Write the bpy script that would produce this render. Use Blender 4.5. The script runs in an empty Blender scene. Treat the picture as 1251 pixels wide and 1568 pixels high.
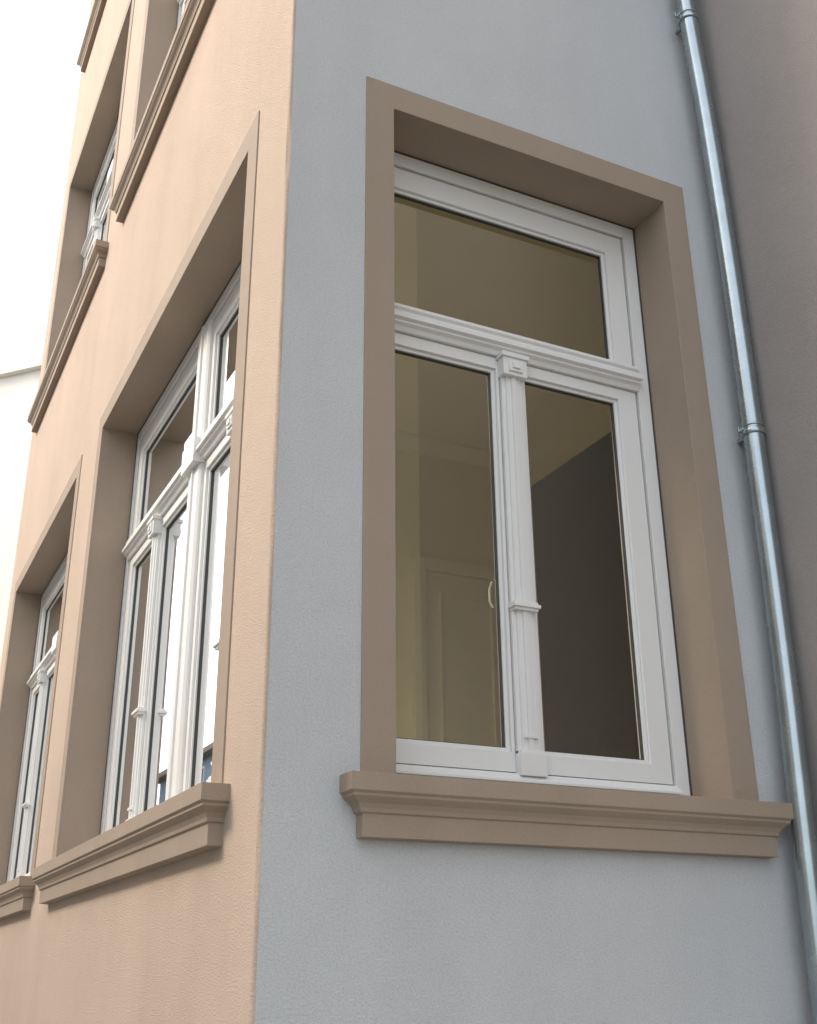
import bpy, bmesh, math, random
from mathutils import Vector, Matrix
random.seed(3)
S=bpy.context.scene
# ------------------------------------------------------------------ camera
YAW,PITCH,ROLL=1.10999,0.39490,-0.00837
C=Vector((-1.02156,-2.98882,-0.53831)); FPX=1716.12; WPX,HPX=1251.,1568.
fw=Vector((math.cos(YAW)*math.cos(PITCH),math.sin(YAW)*math.cos(PITCH),math.sin(PITCH)))
r0=Vector((math.sin(YAW),-math.cos(YAW),0)); u0=r0.cross(fw)
rt=r0*math.cos(ROLL)+u0*math.sin(ROLL); up=-r0*math.sin(ROLL)+u0*math.cos(ROLL)
cd=bpy.data.cameras.new('camera'); cam=bpy.data.objects.new('camera',cd); S.collection.objects.link(cam)
cam.matrix_world=Matrix(((rt.x,up.x,-fw.x,C.x),(rt.y,up.y,-fw.y,C.y),(rt.z,up.z,-fw.z,C.z),(0,0,0,1)))
cd.sensor_fit='HORIZONTAL'; cd.sensor_width=36; cd.lens=36*FPX/WPX; cd.clip_end=2000; cd.clip_start=.05
S.camera=cam
def bp(x,y,ax,val):
    v=rt*((x-WPX/2)/FPX)-up*((y-HPX/2)/FPX)+fw
    return C+v*((val-C[ax])/v[ax])
# ------------------------------------------------------------------ materials
def new_mat(name):
    m=bpy.data.materials.new(name); m.use_nodes=True
    nt=m.node_tree; return m,nt,nt.nodes['Principled BSDF']
def stucco(name,col,var=.06,bump=.3,scale=140,rough=.92,grain=.35,streak=0,dist=.003):
    m,nt,b=new_mat(name); N=nt.nodes; K=nt.links.new
    tc=N.new('ShaderNodeTexCoord')
    n1=N.new('ShaderNodeTexNoise'); n1.inputs['Scale'].default_value=1.3; n1.inputs['Detail'].default_value=6; n1.inputs['Roughness'].default_value=.6
    n2=N.new('ShaderNodeTexNoise'); n2.inputs['Scale'].default_value=scale; n2.inputs['Detail'].default_value=3; n2.inputs['Roughness'].default_value=.7
    n3=N.new('ShaderNodeTexNoise'); n3.inputs['Scale'].default_value=7; n3.inputs['Detail'].default_value=4
    mp=N.new('ShaderNodeMapping'); mp.inputs['Scale'].default_value=(1,1,.6)
    K(tc.outputs['Object'],mp.inputs[0]); K(mp.outputs[0],n1.inputs[0]); K(tc.outputs['Object'],n2.inputs[0]); K(tc.outputs['Object'],n3.inputs[0])
    cr=N.new('ShaderNodeValToRGB'); e=cr.color_ramp.elements
    e[0].position=.3; e[1].position=.7
    e[0].color=tuple(c*(1-var) for c in col)+(1,); e[1].color=tuple(min(1,c*(1+var)) for c in col)+(1,)
    K(n1.outputs['Fac'],cr.inputs[0])
    mx=N.new('ShaderNodeMixRGB'); mx.blend_type='MULTIPLY'; mx.inputs[0].default_value=grain
    r2=N.new('ShaderNodeValToRGB'); r2.color_ramp.elements[0].position=.35; r2.color_ramp.elements[0].color=(.72,.72,.72,1); r2.color_ramp.elements[1].position=.6
    K(n2.outputs['Fac'],r2.inputs[0]); K(cr.outputs[0],mx.inputs[1]); K(r2.outputs[0],mx.inputs[2]); out=mx.outputs[0]
    if streak:
        mp2=N.new('ShaderNodeMapping'); mp2.inputs['Scale'].default_value=(5,5,.7)
        n4=N.new('ShaderNodeTexNoise'); n4.inputs['Scale'].default_value=1; n4.inputs['Detail'].default_value=4
        K(tc.outputs['Object'],mp2.inputs[0]); K(mp2.outputs[0],n4.inputs[0])
        r4=N.new('ShaderNodeValToRGB'); r4.color_ramp.elements[0].position=.25; r4.color_ramp.elements[0].color=(.80,.79,.77,1); r4.color_ramp.elements[1].position=.55
        K(n4.outputs['Fac'],r4.inputs[0]); m4=N.new('ShaderNodeMixRGB'); m4.blend_type='MULTIPLY'; m4.inputs[0].default_value=streak
        K(out,m4.inputs[1]); K(r4.outputs[0],m4.inputs[2]); out=m4.outputs[0]
    K(out,b.inputs['Base Color'])
    b1=N.new('ShaderNodeBump'); b1.inputs['Strength'].default_value=bump; b1.inputs['Distance'].default_value=dist
    b2=N.new('ShaderNodeBump'); b2.inputs['Strength'].default_value=.35; b2.inputs['Distance'].default_value=.012
    K(n3.outputs['Fac'],b2.inputs['Height']); K(b2.outputs[0],b1.inputs['Normal']); K(n2.outputs['Fac'],b1.inputs['Height']); K(b1.outputs[0],b.inputs['Normal'])
    b.inputs['Roughness'].default_value=rough
    return m
M_wall_lit=stucco('stucco_warm_light_tint',(.565,.445,.350),bump=.9,scale=150,grain=.5,streak=.18,dist=.006)  # same wall paint on both sides; warm light put into this colour
M_wall_shade=stucco('stucco_cool_shade_tint',(.595,.612,.615),bump=.9,scale=150,grain=.5,streak=.15,dist=.006)  # that same paint with cool shade put into its colour
M_trim=stucco('taupe_trim_paint',(.345,.272,.205),var=.05,bump=.25,scale=180,rough=.8,grain=.3,streak=.25)
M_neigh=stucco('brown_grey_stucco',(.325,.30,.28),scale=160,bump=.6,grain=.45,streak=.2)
M_cream=stucco('cream_render',(.84,.81,.74))
M_warm=stucco('ochre_render',(.62,.55,.40))
M_blue=stucco('blue_grey_render',(.27,.34,.40))
M_dark=stucco('dark_green_render',(.15,.175,.155))
M_room=stucco('yellow_room_paint',(.94,.86,.55),var=.02,bump=.05,grain=.04)
M_ceil=stucco('ceiling_paint',(.92,.86,.62),var=.02,bump=.05,grain=.04)
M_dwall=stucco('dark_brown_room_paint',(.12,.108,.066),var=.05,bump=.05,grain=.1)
M_floor=stucco('pale_maple_floor',(.72,.61,.43))
M_stone=stucco('paving_stone',(.36,.35,.33))
M_asph=stucco('asphalt',(.06,.06,.062))
M_roof=stucco('roof_tile',(.16,.09,.07))
def simple(name,col,rough=.4,metal=0,noise=.04,sc=25,rv=.2):
    m,nt,b=new_mat(name); N=nt.nodes;K=nt.links.new
    tc=N.new('ShaderNodeTexCoord'); n=N.new('ShaderNodeTexNoise'); n.inputs['Scale'].default_value=sc; n.inputs['Detail'].default_value=4
    K(tc.outputs['Object'],n.inputs[0]); cr=N.new('ShaderNodeValToRGB'); e=cr.color_ramp.elements; e[0].position=.3;e[1].position=.7
    e[0].color=tuple(c*(1-noise) for c in col)+(1,); e[1].color=tuple(min(1,c*(1+noise)) for c in col)+(1,)
    K(n.outputs['Fac'],cr.inputs[0]); K(cr.outputs[0],b.inputs['Base Color'])
    mr=N.new('ShaderNodeMapRange'); mr.inputs[3].default_value=rough*(1-rv); mr.inputs[4].default_value=rough*(1+rv)
    K(n.outputs['Fac'],mr.inputs[0]); K(mr.outputs[0],b.inputs['Roughness'])
    b.inputs['Metallic'].default_value=metal
    return m
M_white=simple('white_window_paint',(.74,.74,.715),.40,noise=.008,sc=6,rv=.04)
M_gask=simple('black_rubber_gasket',(.06,.06,.05),.6)
M_zinc=simple('galvanised_zinc',(.37,.425,.44),.27,.85,.09,9,rv=.12)
M_door=simple('cream_door_paint',(.94,.86,.60),.4,noise=.01)
def glass():
    m=bpy.data.materials.new('window_glass'); m.use_nodes=True; nt=m.node_tree; N=nt.nodes; K=nt.links.new; N.clear()
    o=N.new('ShaderNodeOutputMaterial'); mix=N.new('ShaderNodeMixShader'); t=N.new('ShaderNodeBsdfTransparent'); g=N.new('ShaderNodeBsdfGlossy')
    t.inputs[0].default_value=(.985,.99,.96,1); g.inputs['Roughness'].default_value=.01; g.inputs['Color'].default_value=(.97,.98,.99,1)
    f=N.new('ShaderNodeFresnel'); f.inputs[0].default_value=1.5
    mu=N.new('ShaderNodeMath'); mu.operation='MULTIPLY'; mu.inputs[1].default_value=2.3; mu.use_clamp=True
    tc=N.new('ShaderNodeTexCoord'); n=N.new('ShaderNodeTexNoise'); n.inputs['Scale'].default_value=1.2; n.inputs['Detail'].default_value=0
    b=N.new('ShaderNodeBump'); b.inputs['Strength'].default_value=.04; b.inputs['Distance'].default_value=.02
    K(tc.outputs['Object'],n.inputs[0]); K(n.outputs['Fac'],b.inputs['Height']); K(b.outputs[0],g.inputs['Normal'])
    K(f.outputs[0],mu.inputs[0]); K(mu.outputs[0],mix.inputs[0]); K(t.outputs[0],mix.inputs[1]); K(g.outputs[0],mix.inputs[2]); K(mix.outputs[0],o.inputs[0])
    return m
M_glass=glass()
# ------------------------------------------------------------------ mesh helper
def empty(name,loc=(0,0,0)):
    e=bpy.data.objects.new(name,None); e.location=loc; S.collection.objects.link(e); return e
R=lambda u,w,z:(u,w,z)
L=lambda u,w,z:(w,u,z)
class MB:
    def __init__(s,f=R): s.v=[];s.f=[];s.m=f
    def quad(s,*pts):
        i=len(s.v); s.v+=[s.m(*p) for p in pts]; s.f.append(tuple(range(i,i+len(pts))))
    def box(s,ua,ub,wa,wb,za,zb):
        i=len(s.v)
        for z in(za,zb):
            for (a,b) in((ua,wa),(ub,wa),(ub,wb),(ua,wb)): s.v.append(s.m(a,b,z))
        for q in((0,3,2,1),(4,5,6,7),(0,1,5,4),(1,2,6,5),(2,3,7,6),(3,0,4,7)): s.f.append(tuple(i+k for k in q))
    def ext(s,pts,fn):
        i=len(s.v);n=len(pts)
        for e in(0,1):
            for p in pts: s.v.append(s.m(*fn(p,e)))
        for k in range(n): s.f.append((i+k,i+(k+1)%n,i+n+(k+1)%n,i+n+k))
        s.f.append(tuple(i+k for k in range(n))); s.f.append(tuple(i+n+k for k in reversed(range(n))))
    def prof_u(s,ua,ub,pts): s.ext(pts,lambda p,e:((ua,ub)[e],p[0],p[1]))
    def prof_z(s,za,zb,pts): s.ext(pts,lambda p,e:(p[0],p[1],(za,zb)[e]))
    def prof_w(s,wa,wb,pts): s.ext(pts,lambda p,e:(p[0],(wa,wb)[e],p[1]))
    def make(s,name,mat,parent=None,bevel=0,smooth=False,recalc=True):
        me=bpy.data.meshes.new(name); me.from_pydata(s.v,[],s.f)
        if recalc:
            bm=bmesh.new(); bm.from_mesh(me); bmesh.ops.recalc_face_normals(bm,faces=bm.faces); bm.to_mesh(me); bm.free()
        me.materials.append(mat); o=bpy.data.objects.new(name,me); S.collection.objects.link(o)
        if parent: o.parent=parent
        if bevel:
            b=o.modifiers.new('bevel','BEVEL'); b.width=bevel; b.segments=2; b.limit_method='ANGLE'; b.harden_normals=False
        return o
def wall_grid(mb,w,u_rng,z_rng,ops):
    us=sorted(set([u_rng[0],u_rng[1]]+[o[0] for o in ops]+[o[1] for o in ops]))
    zs=sorted(set([z_rng[0],z_rng[1]]+[o[2] for o in ops]+[o[3] for o in ops]))
    us=[u for u in us if u_rng[0]<=u<=u_rng[1]]; zs=[z for z in zs if z_rng[0]<=z<=z_rng[1]]
    for a,b in zip(us,us[1:]):
        for c,d in zip(zs,zs[1:]):
            um,zm=(a+b)/2,(c+d)/2
            if any(o[0]<um<o[1] and o[2]<zm<o[3] for o in ops): continue
            mb.quad((a,w,c),(b,w,c),(b,w,d),(a,w,d))
# ------------------------------------------------------------------ dimensions
F=4.2; HO=2.487; T=.113; GZ=-2.14; TOP=12.6; YE=6.95; XW=1.97; DP=.205
winR=[(.413,1.676)]; winL=[(.456,3.119),(3.896,6.484)]
opR=[(a,b,k*F,k*F+HO) for k in range(3) for a,b in winR]
opL=[(a,b,k*F,k*F+HO) for k in range(3) for a,b in winL]
house=empty('apartment_building')
rc=.012
m=MB(R); wall_grid(m,0,(rc,XW+.02),(GZ,TOP),opR); m.make('street_wall_shade_tint',M_wall_shade,house,recalc=False)
m=MB(L); wall_grid(m,0,(rc,YE),(GZ,TOP),opL); m.make('side_wall_light_tint',M_wall_lit,house,recalc=False)
me=MB(R); n=260; rows=[]
for i in range(n+1):
    z=GZ+(TOP-GZ)*i/n; row=[]
    wob=.0022*math.sin(z*5.1)+.0014*math.sin(z*13.7+1)+random.uniform(-.0018,.0018)
    for k in range(5):
        a=math.pi/2*k/4; d=(1 if 0<k<4 else 0)*wob
        row.append(len(me.v)); me.v.append((rc-rc*math.cos(a)-d*.7, rc-rc*math.sin(a)-d*.7, z))
    rows.append(row)
for i in range(n):
    for k in range(4): me.f.append((rows[i][k],rows[i][k+1],rows[i+1][k+1],rows[i+1][k]))
o=me.make('corner_arris',M_wall_lit,house)
for p in o.data.polygons: p.use_smooth=True
m=MB(R); m.box(XW+.02,8.5,.02,.3,GZ,TOP); m.box(8.3,8.5,.3,YE-.1,GZ,TOP)
m.quad((0,YE,GZ),(8.5,YE,GZ),(8.5,YE,TOP),(0,YE,TOP)); m.make('rear_walls',M_wall_lit,house,recalc=False)
m=MB(R); m.box(-.45,8.6,-.35,YE+.3,TOP,TOP+.25); m.make('eaves',M_trim,house,bevel=.02)
m=MB(R); m.prof_u(-.4,8.6,[(-.3,TOP+.25),(YE+.25,TOP+.25),(YE/2,TOP+3)]); m.make('roof',M_roof,house)
# ------------------------------------------------------------------ windows
def sill(mb,ua,ub,z0):
    P=[(.088,0),(.088,-.050),(.080,-.057),(.080,-.064),(.072,-.072),(.062,-.081),(.055,-.094),(.053,-.105),(.046,-.109),(.046,-.172),(.0,-.174)]
    rows=[]
    for s,z in P:
        ins=(.088-s)*1.25 if s>0 else .055
        i=len(mb.v)
        for p in((ua+ins,.01),(ua+ins,-s),(ub-ins,-s),(ub-ins,.01)): mb.v.append(mb.m(p[0],p[1] if s>0 or p[1]>0 else 0.0,z0+z))
        rows.append(i)
    for a,b in zip(rows,rows[1:]):
        for k in range(3): mb.f.append((a+k,a+k+1,b+k+1,b+k))
    mb.f.append(tuple(rows[0]+k for k in range(4)))
def trim(mb,a,b,z0):
    z1=z0+HO
    mb.prof_w(-.006,.006,[(a-T,z0),(a,z0),(a,z1),(b,z1),(b,z0),(b+T,z0),(b+T,z1+T),(a-T,z1+T)])
def reveal(mb,a,b,z0):
    z1=z0+HO; D=.30; e=.0012; a-=e; b+=e; z1+=e
    mb.quad((a,.001,z0),(a,D,z0),(a,D,z1),(a,.001,z1)); mb.quad((b,.001,z0),(b,D,z0),(b,D,z1),(b,.001,z1))
    mb.quad((a,.001,z1),(b,.001,z1),(b,D,z1),(a,D,z1)); mb.quad((a,-.01,z0-.001),(b,-.01,z0-.001),(b,D,z0-.001),(a,D,z0-.001))
def window(f,a,b,z0,halves,name,parent,fl,fr):
    w=MB(f); g=MB(f); k=MB(f); h_=MB(f); d=DP; z1=z0+HO
    w.box(a+.002,a+fl*.36,d,d+.07,z0+.002,z1-.002); w.box(b-fr*.36,b-.002,d,d+.07,z0+.002,z1-.002)
    w.box(a+fl*.36,b-fr*.36,d,d+.07,z1-.062,z1-.002); w.box(a+fl*.36,b-fr*.36,d-.012,d+.07,z0+.002,z0+.062)
    w.prof_u(a+fl*.36,b-fr*.36,[(d-.035,z0+.05),(d-.035,z0+.058),(d,z0+.085),(d+.05,z0+.085),(d+.05,z0+.063),(d-.01,z0+.063)])
    k.box(a+fl*.3,b-fr*.3,d+.045,d+.05,z1-.1,z1-.05); k.box(a+fl*.3,a+fl*.36+.03,d+.045,d+.05,z0+.05,z1-.1); k.box(b-fr*.36-.03,b-fr*.3,d+.045,d+.05,z0+.05,z1-.1)
    k.box(b-.006,b+.001,d-.003,d+.01,z0+.002,z1-.006); k.box(a-.001,a+.006,d-.003,d+.01,z0+.002,z1-.006); k.box(a,b,d-.003,d+.01,z1-.006,z1+.001)
    tz=z0+1.715
    w.prof_u(a+fl*.36,b-fr*.36,[(d+.06,tz+.06),(d-.004,tz+.06),(d-.022,tz+.052),(d-.022,tz+.040),(d-.012,tz+.034),(d-.012,tz+.022),(d-.034,tz+.014),(d-.040,tz+.004),(d-.040,tz-.012),(d-.026,tz-.018),(d-.026,tz-.026),(d-.012,tz-.034),(d-.004,tz-.05),(d+.06,tz-.05)])
    def sash(p0,p1,q0,q1,L_,R_,B_,T_):
        bd=.014
        o0,o1,s0,s1=p0-L_,p1+R_,q0-B_,q1+T_
        w.box(o0,p0-bd,d+.010,d+.055,s0,s1); w.box(p1+bd,o1,d+.010,d+.055,s0,s1)
        w.box(p0-bd,p1+bd,d+.010,d+.055,s0,q0-bd); w.box(p0-bd,p1+bd,d+.010,d+.055,q1+bd,s1)
        for (x0,x1,y0,y1) in((p0-bd,p0,q0-bd,q1+bd),(p1,p1+bd,q0-bd,q1+bd),(p0,p1,q0-bd,q0),(p0,p1,q1,q1+bd)):
            w.box(x0,x1,d+.022,d+.055,y0,y1)
        e=.004
        for (x0,x1,y0,y1) in((p0,p0+e,q0,q1),(p1-e,p1,q0,q1),(p0+e,p1-e,q0,q0+e),(p0+e,p1-e,q1-e,q1)):
            k.box(x0,x1,d+.030,d+.044,y0,y1)
        g.quad((p0,d+.037,q0),(p1,d+.037,q0),(p1,d+.037,q1),(p0,d+.037,q1))
    nH=len(halves)
    for h,(p0,p1) in enumerate(halves):
        Lw=(fl*.64-.008) if h==0 else .05; Rw=(fr*.64-.008) if h==nH-1 else .05
        sash(p0,p1,z0+1.80,z0+2.31,Lw,Rw,.022,.108)
        c=(p0+p1)/2; hw=.075
        if nH==1: c=1.007
        sash(p0,c-hw,z0+.17,z0+1.60,Lw,.026,.08,.062)
        sash(c+hw,p1,z0+.17,z0+1.60,.026,Rw,.08,.062)
        mw=.046
        w.prof_z(z0+.10,z0+1.664,[(c-mw,d+.055),(c-mw,d-.004),(c-mw+.014,d-.004),(c-mw+.016,d-.012),(c-.011,d-.012),(c-.009,d-.020),(c+.009,d-.020),(c+.011,d-.012),(c+mw-.016,d-.012),(c+mw-.014,d-.004),(c+mw,d-.004),(c+mw,d+.055)])
        w.box(c-.052,c+.052,d-.034,d+.01,z0+1.575,z0+1.650)
        w.box(c-.060,c+.060,d-.042,d+.01,z0+1.650,z0+1.668)
        w.box(c-.030,c+.030,d-.041,d-.034,z0+1.590,z0+1.638); w.box(c-.016,c+.016,d-.047,d-.041,z0+1.602,z0+1.626)
        w.box(c-.054,c+.054,d-.038,d+.01,z0+.655,z0+.668); w.box(c-.048,c+.048,d-.03,d+.01,z0+.668,z0+.678); w.box(c-.048,c+.048,d-.03,d+.01,z0+.645,z0+.655)
        w.box(c-.026,c+.026,d-.024,d-.0,z0+.20,z0+.212); w.box(c-.050,c+.050,d-.030,d+.01,z0+.075,z0+.150)
        w.box(c-.046,c+.046,d-.024,d+.01,z0+.150,z0+.160)
        hz=z0+.74; hu=c-hw+.022
        h_.box(hu-.006,hu+.006,d+.056,d+.064,hz-.06,hz+.06)
        pts=[(0,.0,.045),(-.010,.030,.040),(-.018,.038,.01),(-.018,.038,-.035),(-.010,.030,-.06)]
        for (x1,y1,q1_),(x2,y2,q2_) in zip(pts,pts[1:]):
            i=len(h_.v)
            for (xx,yy,qq) in((x1,y1,q1_),(x2,y2,q2_)):
                for (du,dw) in((-.003,-.003),(.003,-.003),(.003,.003),(-.003,.003)): h_.v.append(f(hu+xx+du,d+.064+yy+dw,hz+qq))
            for j in range(4): h_.f.append((i+j,i+(j+1)%4,i+4+(j+1)%4,i+4+j))
    for (x,y) in zip(halves,halves[1:]):
        c=(x[1]+y[0])/2; e=(y[0]-x[1])/2-.05
        w.prof_z(z0+.062,z1-.062,[(c-e,d+.06),(c-e,d-.004),(c-e+.012,d-.016),(c-.012,d-.016),(c-.010,d-.026),(c+.010,d-.026),(c+.012,d-.016),(c+e-.012,d-.016),(c+e,d-.004),(c+e,d+.06)])
        w.box(c-e-.012,c+e+.012,d-.050,d+.01,z0+1.655,z0+1.78)
    e=empty(name); e.parent=parent
    w.make('frame',M_white,e,bevel=.0012); k.make('gasket',M_gask,e); g.make('glass',M_glass,e,recalc=False); h_.make('handle',M_door,e)
tr=MB(R);rv=MB(R);sl=MB(R)
tl=MB(L);rl=MB(L);ll=MB(L)
for kf in range(3):
    z=kf*F
    for a,b in winR:
        trim(tr,a,b,z);reveal(rv,a,b,z);sill(sl,a-T-.064,b+T+.068,z)
        window(R,a,b,z,[(a+.075,b-.172)],'front_window',house,.075,.172)
    for i,(a,b) in enumerate(winL):
        trim(tl,a,b,z);reveal(rl,a,b,z);sill(ll,a-T-.075,b+T+.045,z)
        c=a+1.235
        window(L,a,b,z,[(a+.15,c-.14),(c+.14,b-.15)],'side_window',house,.15,.15)
tr.make('front_trim',M_trim,house,bevel=.002);rv.make('front_reveals',M_trim,house,recalc=False);sl.make('front_sills',M_trim,house,bevel=.004)
tl.make('side_trim',M_trim,house,bevel=.002);rl.make('side_reveals',M_trim,house,recalc=False);ll.make('side_sills',M_trim,house,bevel=.004)
# ------------------------------------------------------------------ rooms
q=bp(808,712,1,3.5); E=q.x; CH=q.z; ZD=bp(808,750,1,3.5).z
def room(x1,ya,yb,za,zb,name,dark):
    m=MB(R); m.quad((.30,yb,za),(x1,yb,za),(x1,yb,zb),(.30,yb,zb))
    if ya<1: wall_grid(m,.30,(.30,x1),(za,zb),opR)
    else: m.quad((.30,ya,za),(x1,ya,za),(x1,ya,zb),(.30,ya,zb))
    m.make(name+'_walls',M_room,house,recalc=False)
    m=MB(L); wall_grid(m,.30,(ya,yb),(za,zb),opL); m.make(name+'_window_wall',M_room,house,recalc=False)
    m=MB(R); m.quad((x1,ya,za),(x1,yb,za),(x1,yb,zb),(x1,ya,zb)); m.make(name+'_end_wall',M_room,house,recalc=False)
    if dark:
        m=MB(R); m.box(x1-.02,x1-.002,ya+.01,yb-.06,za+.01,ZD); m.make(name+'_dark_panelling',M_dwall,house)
    m=MB(R); m.quad((.30,ya,zb),(x1,ya,zb),(x1,yb,zb),(.30,yb,zb)); m.make(name+'_ceiling',M_ceil,house,recalc=False)
    m=MB(R); m.quad((.30,ya,za),(x1,ya,za),(x1,yb,za),(.30,yb,za)); m.make(name+'_floor',M_floor,house,recalc=False)
room(E,.30,3.5,-.9,CH,'corner_room',True)
room(3.2,3.6,6.8,-.9,CH,'rear_room',False)
for kf in(1,2): room(4.0,.30,6.8,kf*F-.9,kf*F+CH,'upper_room',False)
xa=bp(652,1000,1,3.46).x; xb=bp(778,1000,1,3.46).x; zt=bp(700,880,1,3.46).z
m=MB(R); m.box(xa-.09,xa,3.44,3.498,-.9,zt+.09); m.box(xb,xb+.09,3.44,3.498,-.9,zt+.09); m.box(xa,xb,3.44,3.498,zt,zt+.09)
m.box(xa+.003,xb-.003,3.465,3.498,-.9,zt-.003)
st=.11
for (z0,z1) in((-.75,.0),(.12,zt-.14)):
    m.box(xa+st,xb-st,3.45,3.465,z0,z0+.02);m.box(xa+st,xb-st,3.45,3.465,z1-.02,z1);m.box(xa+st,xa+st+.02,3.45,3.465,z0+.02,z1-.02);m.box(xb-st-.02,xb-st,3.45,3.465,z0+.02,z1-.02)
m.make('interior_door',M_door,house,bevel=.003)
m=MB(R); m.prof_u(.32,E-.01,[(3.498,CH-.002),(3.40,CH-.002),(3.40,CH-.02),(3.47,CH-.09),(3.498,CH-.10)]); m.make('ceiling_cornice',M_ceil,house)
# ------------------------------------------------------------------ drainpipe
dp=empty('drainpipe')
def tube(name,pts,r,mat,par,res=10):
    c=bpy.data.curves.new(name,'CURVE'); c.dimensions='3D'; sp=c.splines.new('NURBS'); sp.points.add(len(pts)-1)
    for p,v in zip(sp.points,pts): p.co=(*v,1)
    sp.use_endpoint_u=True; sp.order_u=3; sp.resolution_u=res; c.bevel_depth=r; c.bevel_resolution=8; c.use_fill_caps=True
    o=bpy.data.objects.new(name,c); S.collection.objects.link(o); c.materials.append(mat); o.parent=par; return o
PY=-.085
pipe=[(1.86,6.5),(1.865,5.0),(1.868,3.9),(1.878,3.5),(1.905,3.0),(1.918,2.4),(1.922,1.9),(1.920,1.41),(1.917,.9),(1.910,.4),(1.895,0),(1.88,-.5),(1.87,-1.2),(1.87,GZ+.02)]
tube('pipe',[(x,PY,z) for x,z in [(1.86,TOP-.2)]+pipe],.040,M_zinc,dp)
def px(z):
    for (x0,z0),(x1,z1) in zip(pipe,pipe[1:]):
        if z0>=z>=z1: return x0+(x1-x0)*(z0-z)/(z0-z1)
def cyl(name,z0,z1,r,mat,par,x):
    bm=bmesh.new(); bmesh.ops.create_cone(bm,cap_ends=True,segments=32,radius1=r,radius2=r,depth=z1-z0)
    me=bpy.data.meshes.new(name); bm.to_mesh(me); bm.free(); me.materials.append(mat)
    for p in me.polygons: p.use_smooth=len(p.vertices)==4
    o=bpy.data.objects.new(name,me); o.location=(x,PY,(z0+z1)/2); S.collection.objects.link(o); o.parent=par
    b=o.modifiers.new('b','BEVEL'); b.width=.002; b.limit_method='ANGLE'
for z in(1.41,3.52,-1.0,5.6):
    x=px(z)
    cyl('clamp_ring',z-.013,z+.013,.0455,M_zinc,dp,x); cyl('socket_lip',z+.022,z+.032,.0435,M_zinc,dp,x)
    m=MB(R); m.box(x-.078,x-.040,PY-.004,PY+.004,z-.012,z+.012); m.box(x-.066,x-.058,PY-.016,PY+.014,z-.006,z+.006); m.box(x-.008,x+.008,PY+.04,.0,z-.008,z+.008)
    m.make('clamp_bracket',M_zinc,dp,bevel=.0015)
# ------------------------------------------------------------------ surroundings
nb=empty('neighbouring_building')
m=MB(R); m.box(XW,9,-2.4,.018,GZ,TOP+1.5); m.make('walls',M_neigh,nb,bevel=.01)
m=MB(R); m.prof_u(XW-.2,9,[(-2.7,TOP+1.5),(.3,TOP+1.5),(-1.2,TOP+3)]); m.make('roof',M_roof,nb)
def block(name,x0,x1,y0,y1,h,mat,face,roofh=2.2,over=.35,roofm=None):
    e=empty(name); m=MB(R); m.box(x0,x1,y0,y1,GZ,h); m.make('walls',mat,e)
    m=MB(R); m.box(x0-over,x1+over,y0-over,y1+over,h,h+.18); m.make('eaves',M_trim if mat!=M_cream else M_cream,e)
    m=MB(R)
    a,b,c_,d_=x0-over,x1+over,y0-over,y1+over; z=h+.18
    if (x1-x0)>(y1-y0):
        ym=(c_+d_)/2; m.v+=[(a,c_,z),(b,c_,z),(b,d_,z),(a,d_,z),(a+1.5,ym,z+roofh),(b-1.5,ym,z+roofh)]; m.f+=[(0,1,5,4),(1,2,5),(2,3,4,5),(3,0,4),(0,3,2,1)]
    else:
        xm=(a+b)/2; m.v+=[(a,c_,z),(b,c_,z),(b,d_,z),(a,d_,z),(xm,c_+1.5,z+roofh),(xm,d_-1.5,z+roofh)]; m.f+=[(0,1,4),(1,2,5,4),(2,3,5),(3,0,4,5),(0,3,2,1)]
    m.make('roof',roofm or M_roof,e)
    if face:
        fr=MB(R);gl=MB(R); zz=GZ+1.1
        while zz+1.6<h:
            if face=='+x':
                y=y0+1.2
                while y+1.1<y1: fr.box(x1-.02,x1+.03,y-.08,y+1.08,zz-.08,zz+1.58); gl.box(x1+.03,x1+.04,y,y+1.0,zz,zz+1.5); y+=2.4
            else:
                x=x0+1.0; yy,sg=(y0,-1) if face=='-y' else (y1,1)
                while x+1.1<x1:
                    fr.box(x-.08,x+1.08,min(yy,yy+.03*sg),max(yy,yy+.03*sg),zz-.08,zz+1.58); gl.box(x,x+1.0,min(yy+.03*sg,yy+.04*sg),max(yy+.03*sg,yy+.04*sg),zz,zz+1.5); x+=2.4
            zz+=2.9
        fr.make('window_frames',M_white,e); gl.make('window_panes',M_gask,e)
    return e
block('opposite_building',-19,-9.5,15,41,6.6,M_blue,'+x',roofh=.4,roofm=M_blue)
block('added_shade_block',-19,-9.5,-8,14.2,7.2,M_cream,'+x',roofh=1.0,over=.1)  # unseen block, added to shade the lower side wall
block('corner_tower_block',-9.3,-1.6,43,56,32,M_dark,'-y')
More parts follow.
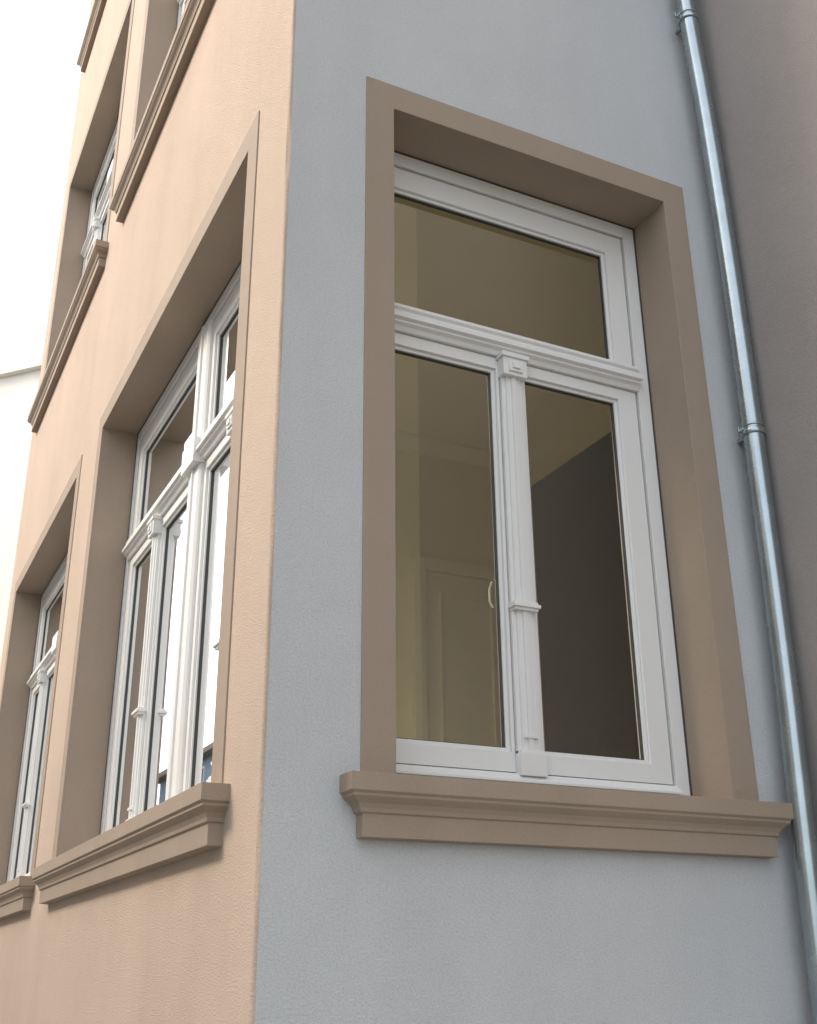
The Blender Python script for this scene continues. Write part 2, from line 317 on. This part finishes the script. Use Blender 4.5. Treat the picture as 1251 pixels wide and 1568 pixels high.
block('added_reflection_block',4,34,-34,-22,27,M_warm,'+y',roofh=4)  # unseen block, added as a warm reflection for the front panes
p=bp(60,566,1,15.0)
ch=block('cream_house',-3.0,4.0,0,8,p.z,M_cream,None,roofh=1.0,over=.12,roofm=M_cream)
ch.location=(p.x,15.0,0); ch.rotation_euler=(0,0,math.radians(-47))
m=MB(R); m.quad((-400,-400,GZ-.13),(400,-400,GZ-.13),(400,400,GZ-.13),(-400,400,GZ-.13)); m.make('ground',M_asph,None,recalc=False)
m=MB(R); m.box(-2.6,9,-5.5,30,GZ-.2,GZ); m.make('pavement',M_stone,None,bevel=.02)
m=MB(R); m.box(-9.5,-8.0,-10,60,GZ-.2,GZ-.005); m.make('pavement',M_stone,None,bevel=.02)
# ------------------------------------------------------------------ light
AZ,EL=-68,40
sd=Vector((math.sin(math.radians(AZ))*math.cos(math.radians(EL)),math.cos(math.radians(AZ))*math.cos(math.radians(EL)),math.sin(math.radians(EL))))
l=bpy.data.lights.new('sun','SUN'); l.energy=2.9; l.angle=math.radians(20); l.color=(1,.87,.72)
lo=bpy.data.objects.new('sun',l); S.collection.objects.link(lo); lo.rotation_euler=sd.to_track_quat('Z','Y').to_euler(); lo.location=(0,0,30)
w=bpy.data.worlds.new('World'); S.world=w; w.use_nodes=True; nt=w.node_tree
sk=nt.nodes.new('ShaderNodeTexSky'); sk.sky_type='NISHITA'; sk.sun_disc=False; sk.sun_elevation=math.radians(EL); sk.sun_rotation=math.radians(AZ)
sk.air_density=1.0; sk.dust_density=4.0; sk.ozone_density=1.0; sk.altitude=100
hz=nt.nodes.new('ShaderNodeMixRGB'); hz.blend_type='ADD'; hz.inputs[0].default_value=1; hz.inputs[2].default_value=(8.3,8.5,8.8,1)   # thin high haze
nt.links.new(sk.outputs[0],hz.inputs[1])
bg=nt.nodes['Background']; nt.links.new(hz.outputs[0],bg.inputs[0]); bg.inputs[1].default_value=.15
S.view_settings.view_transform='Standard'; S.view_settings.look='None'; S.view_settings.exposure=0
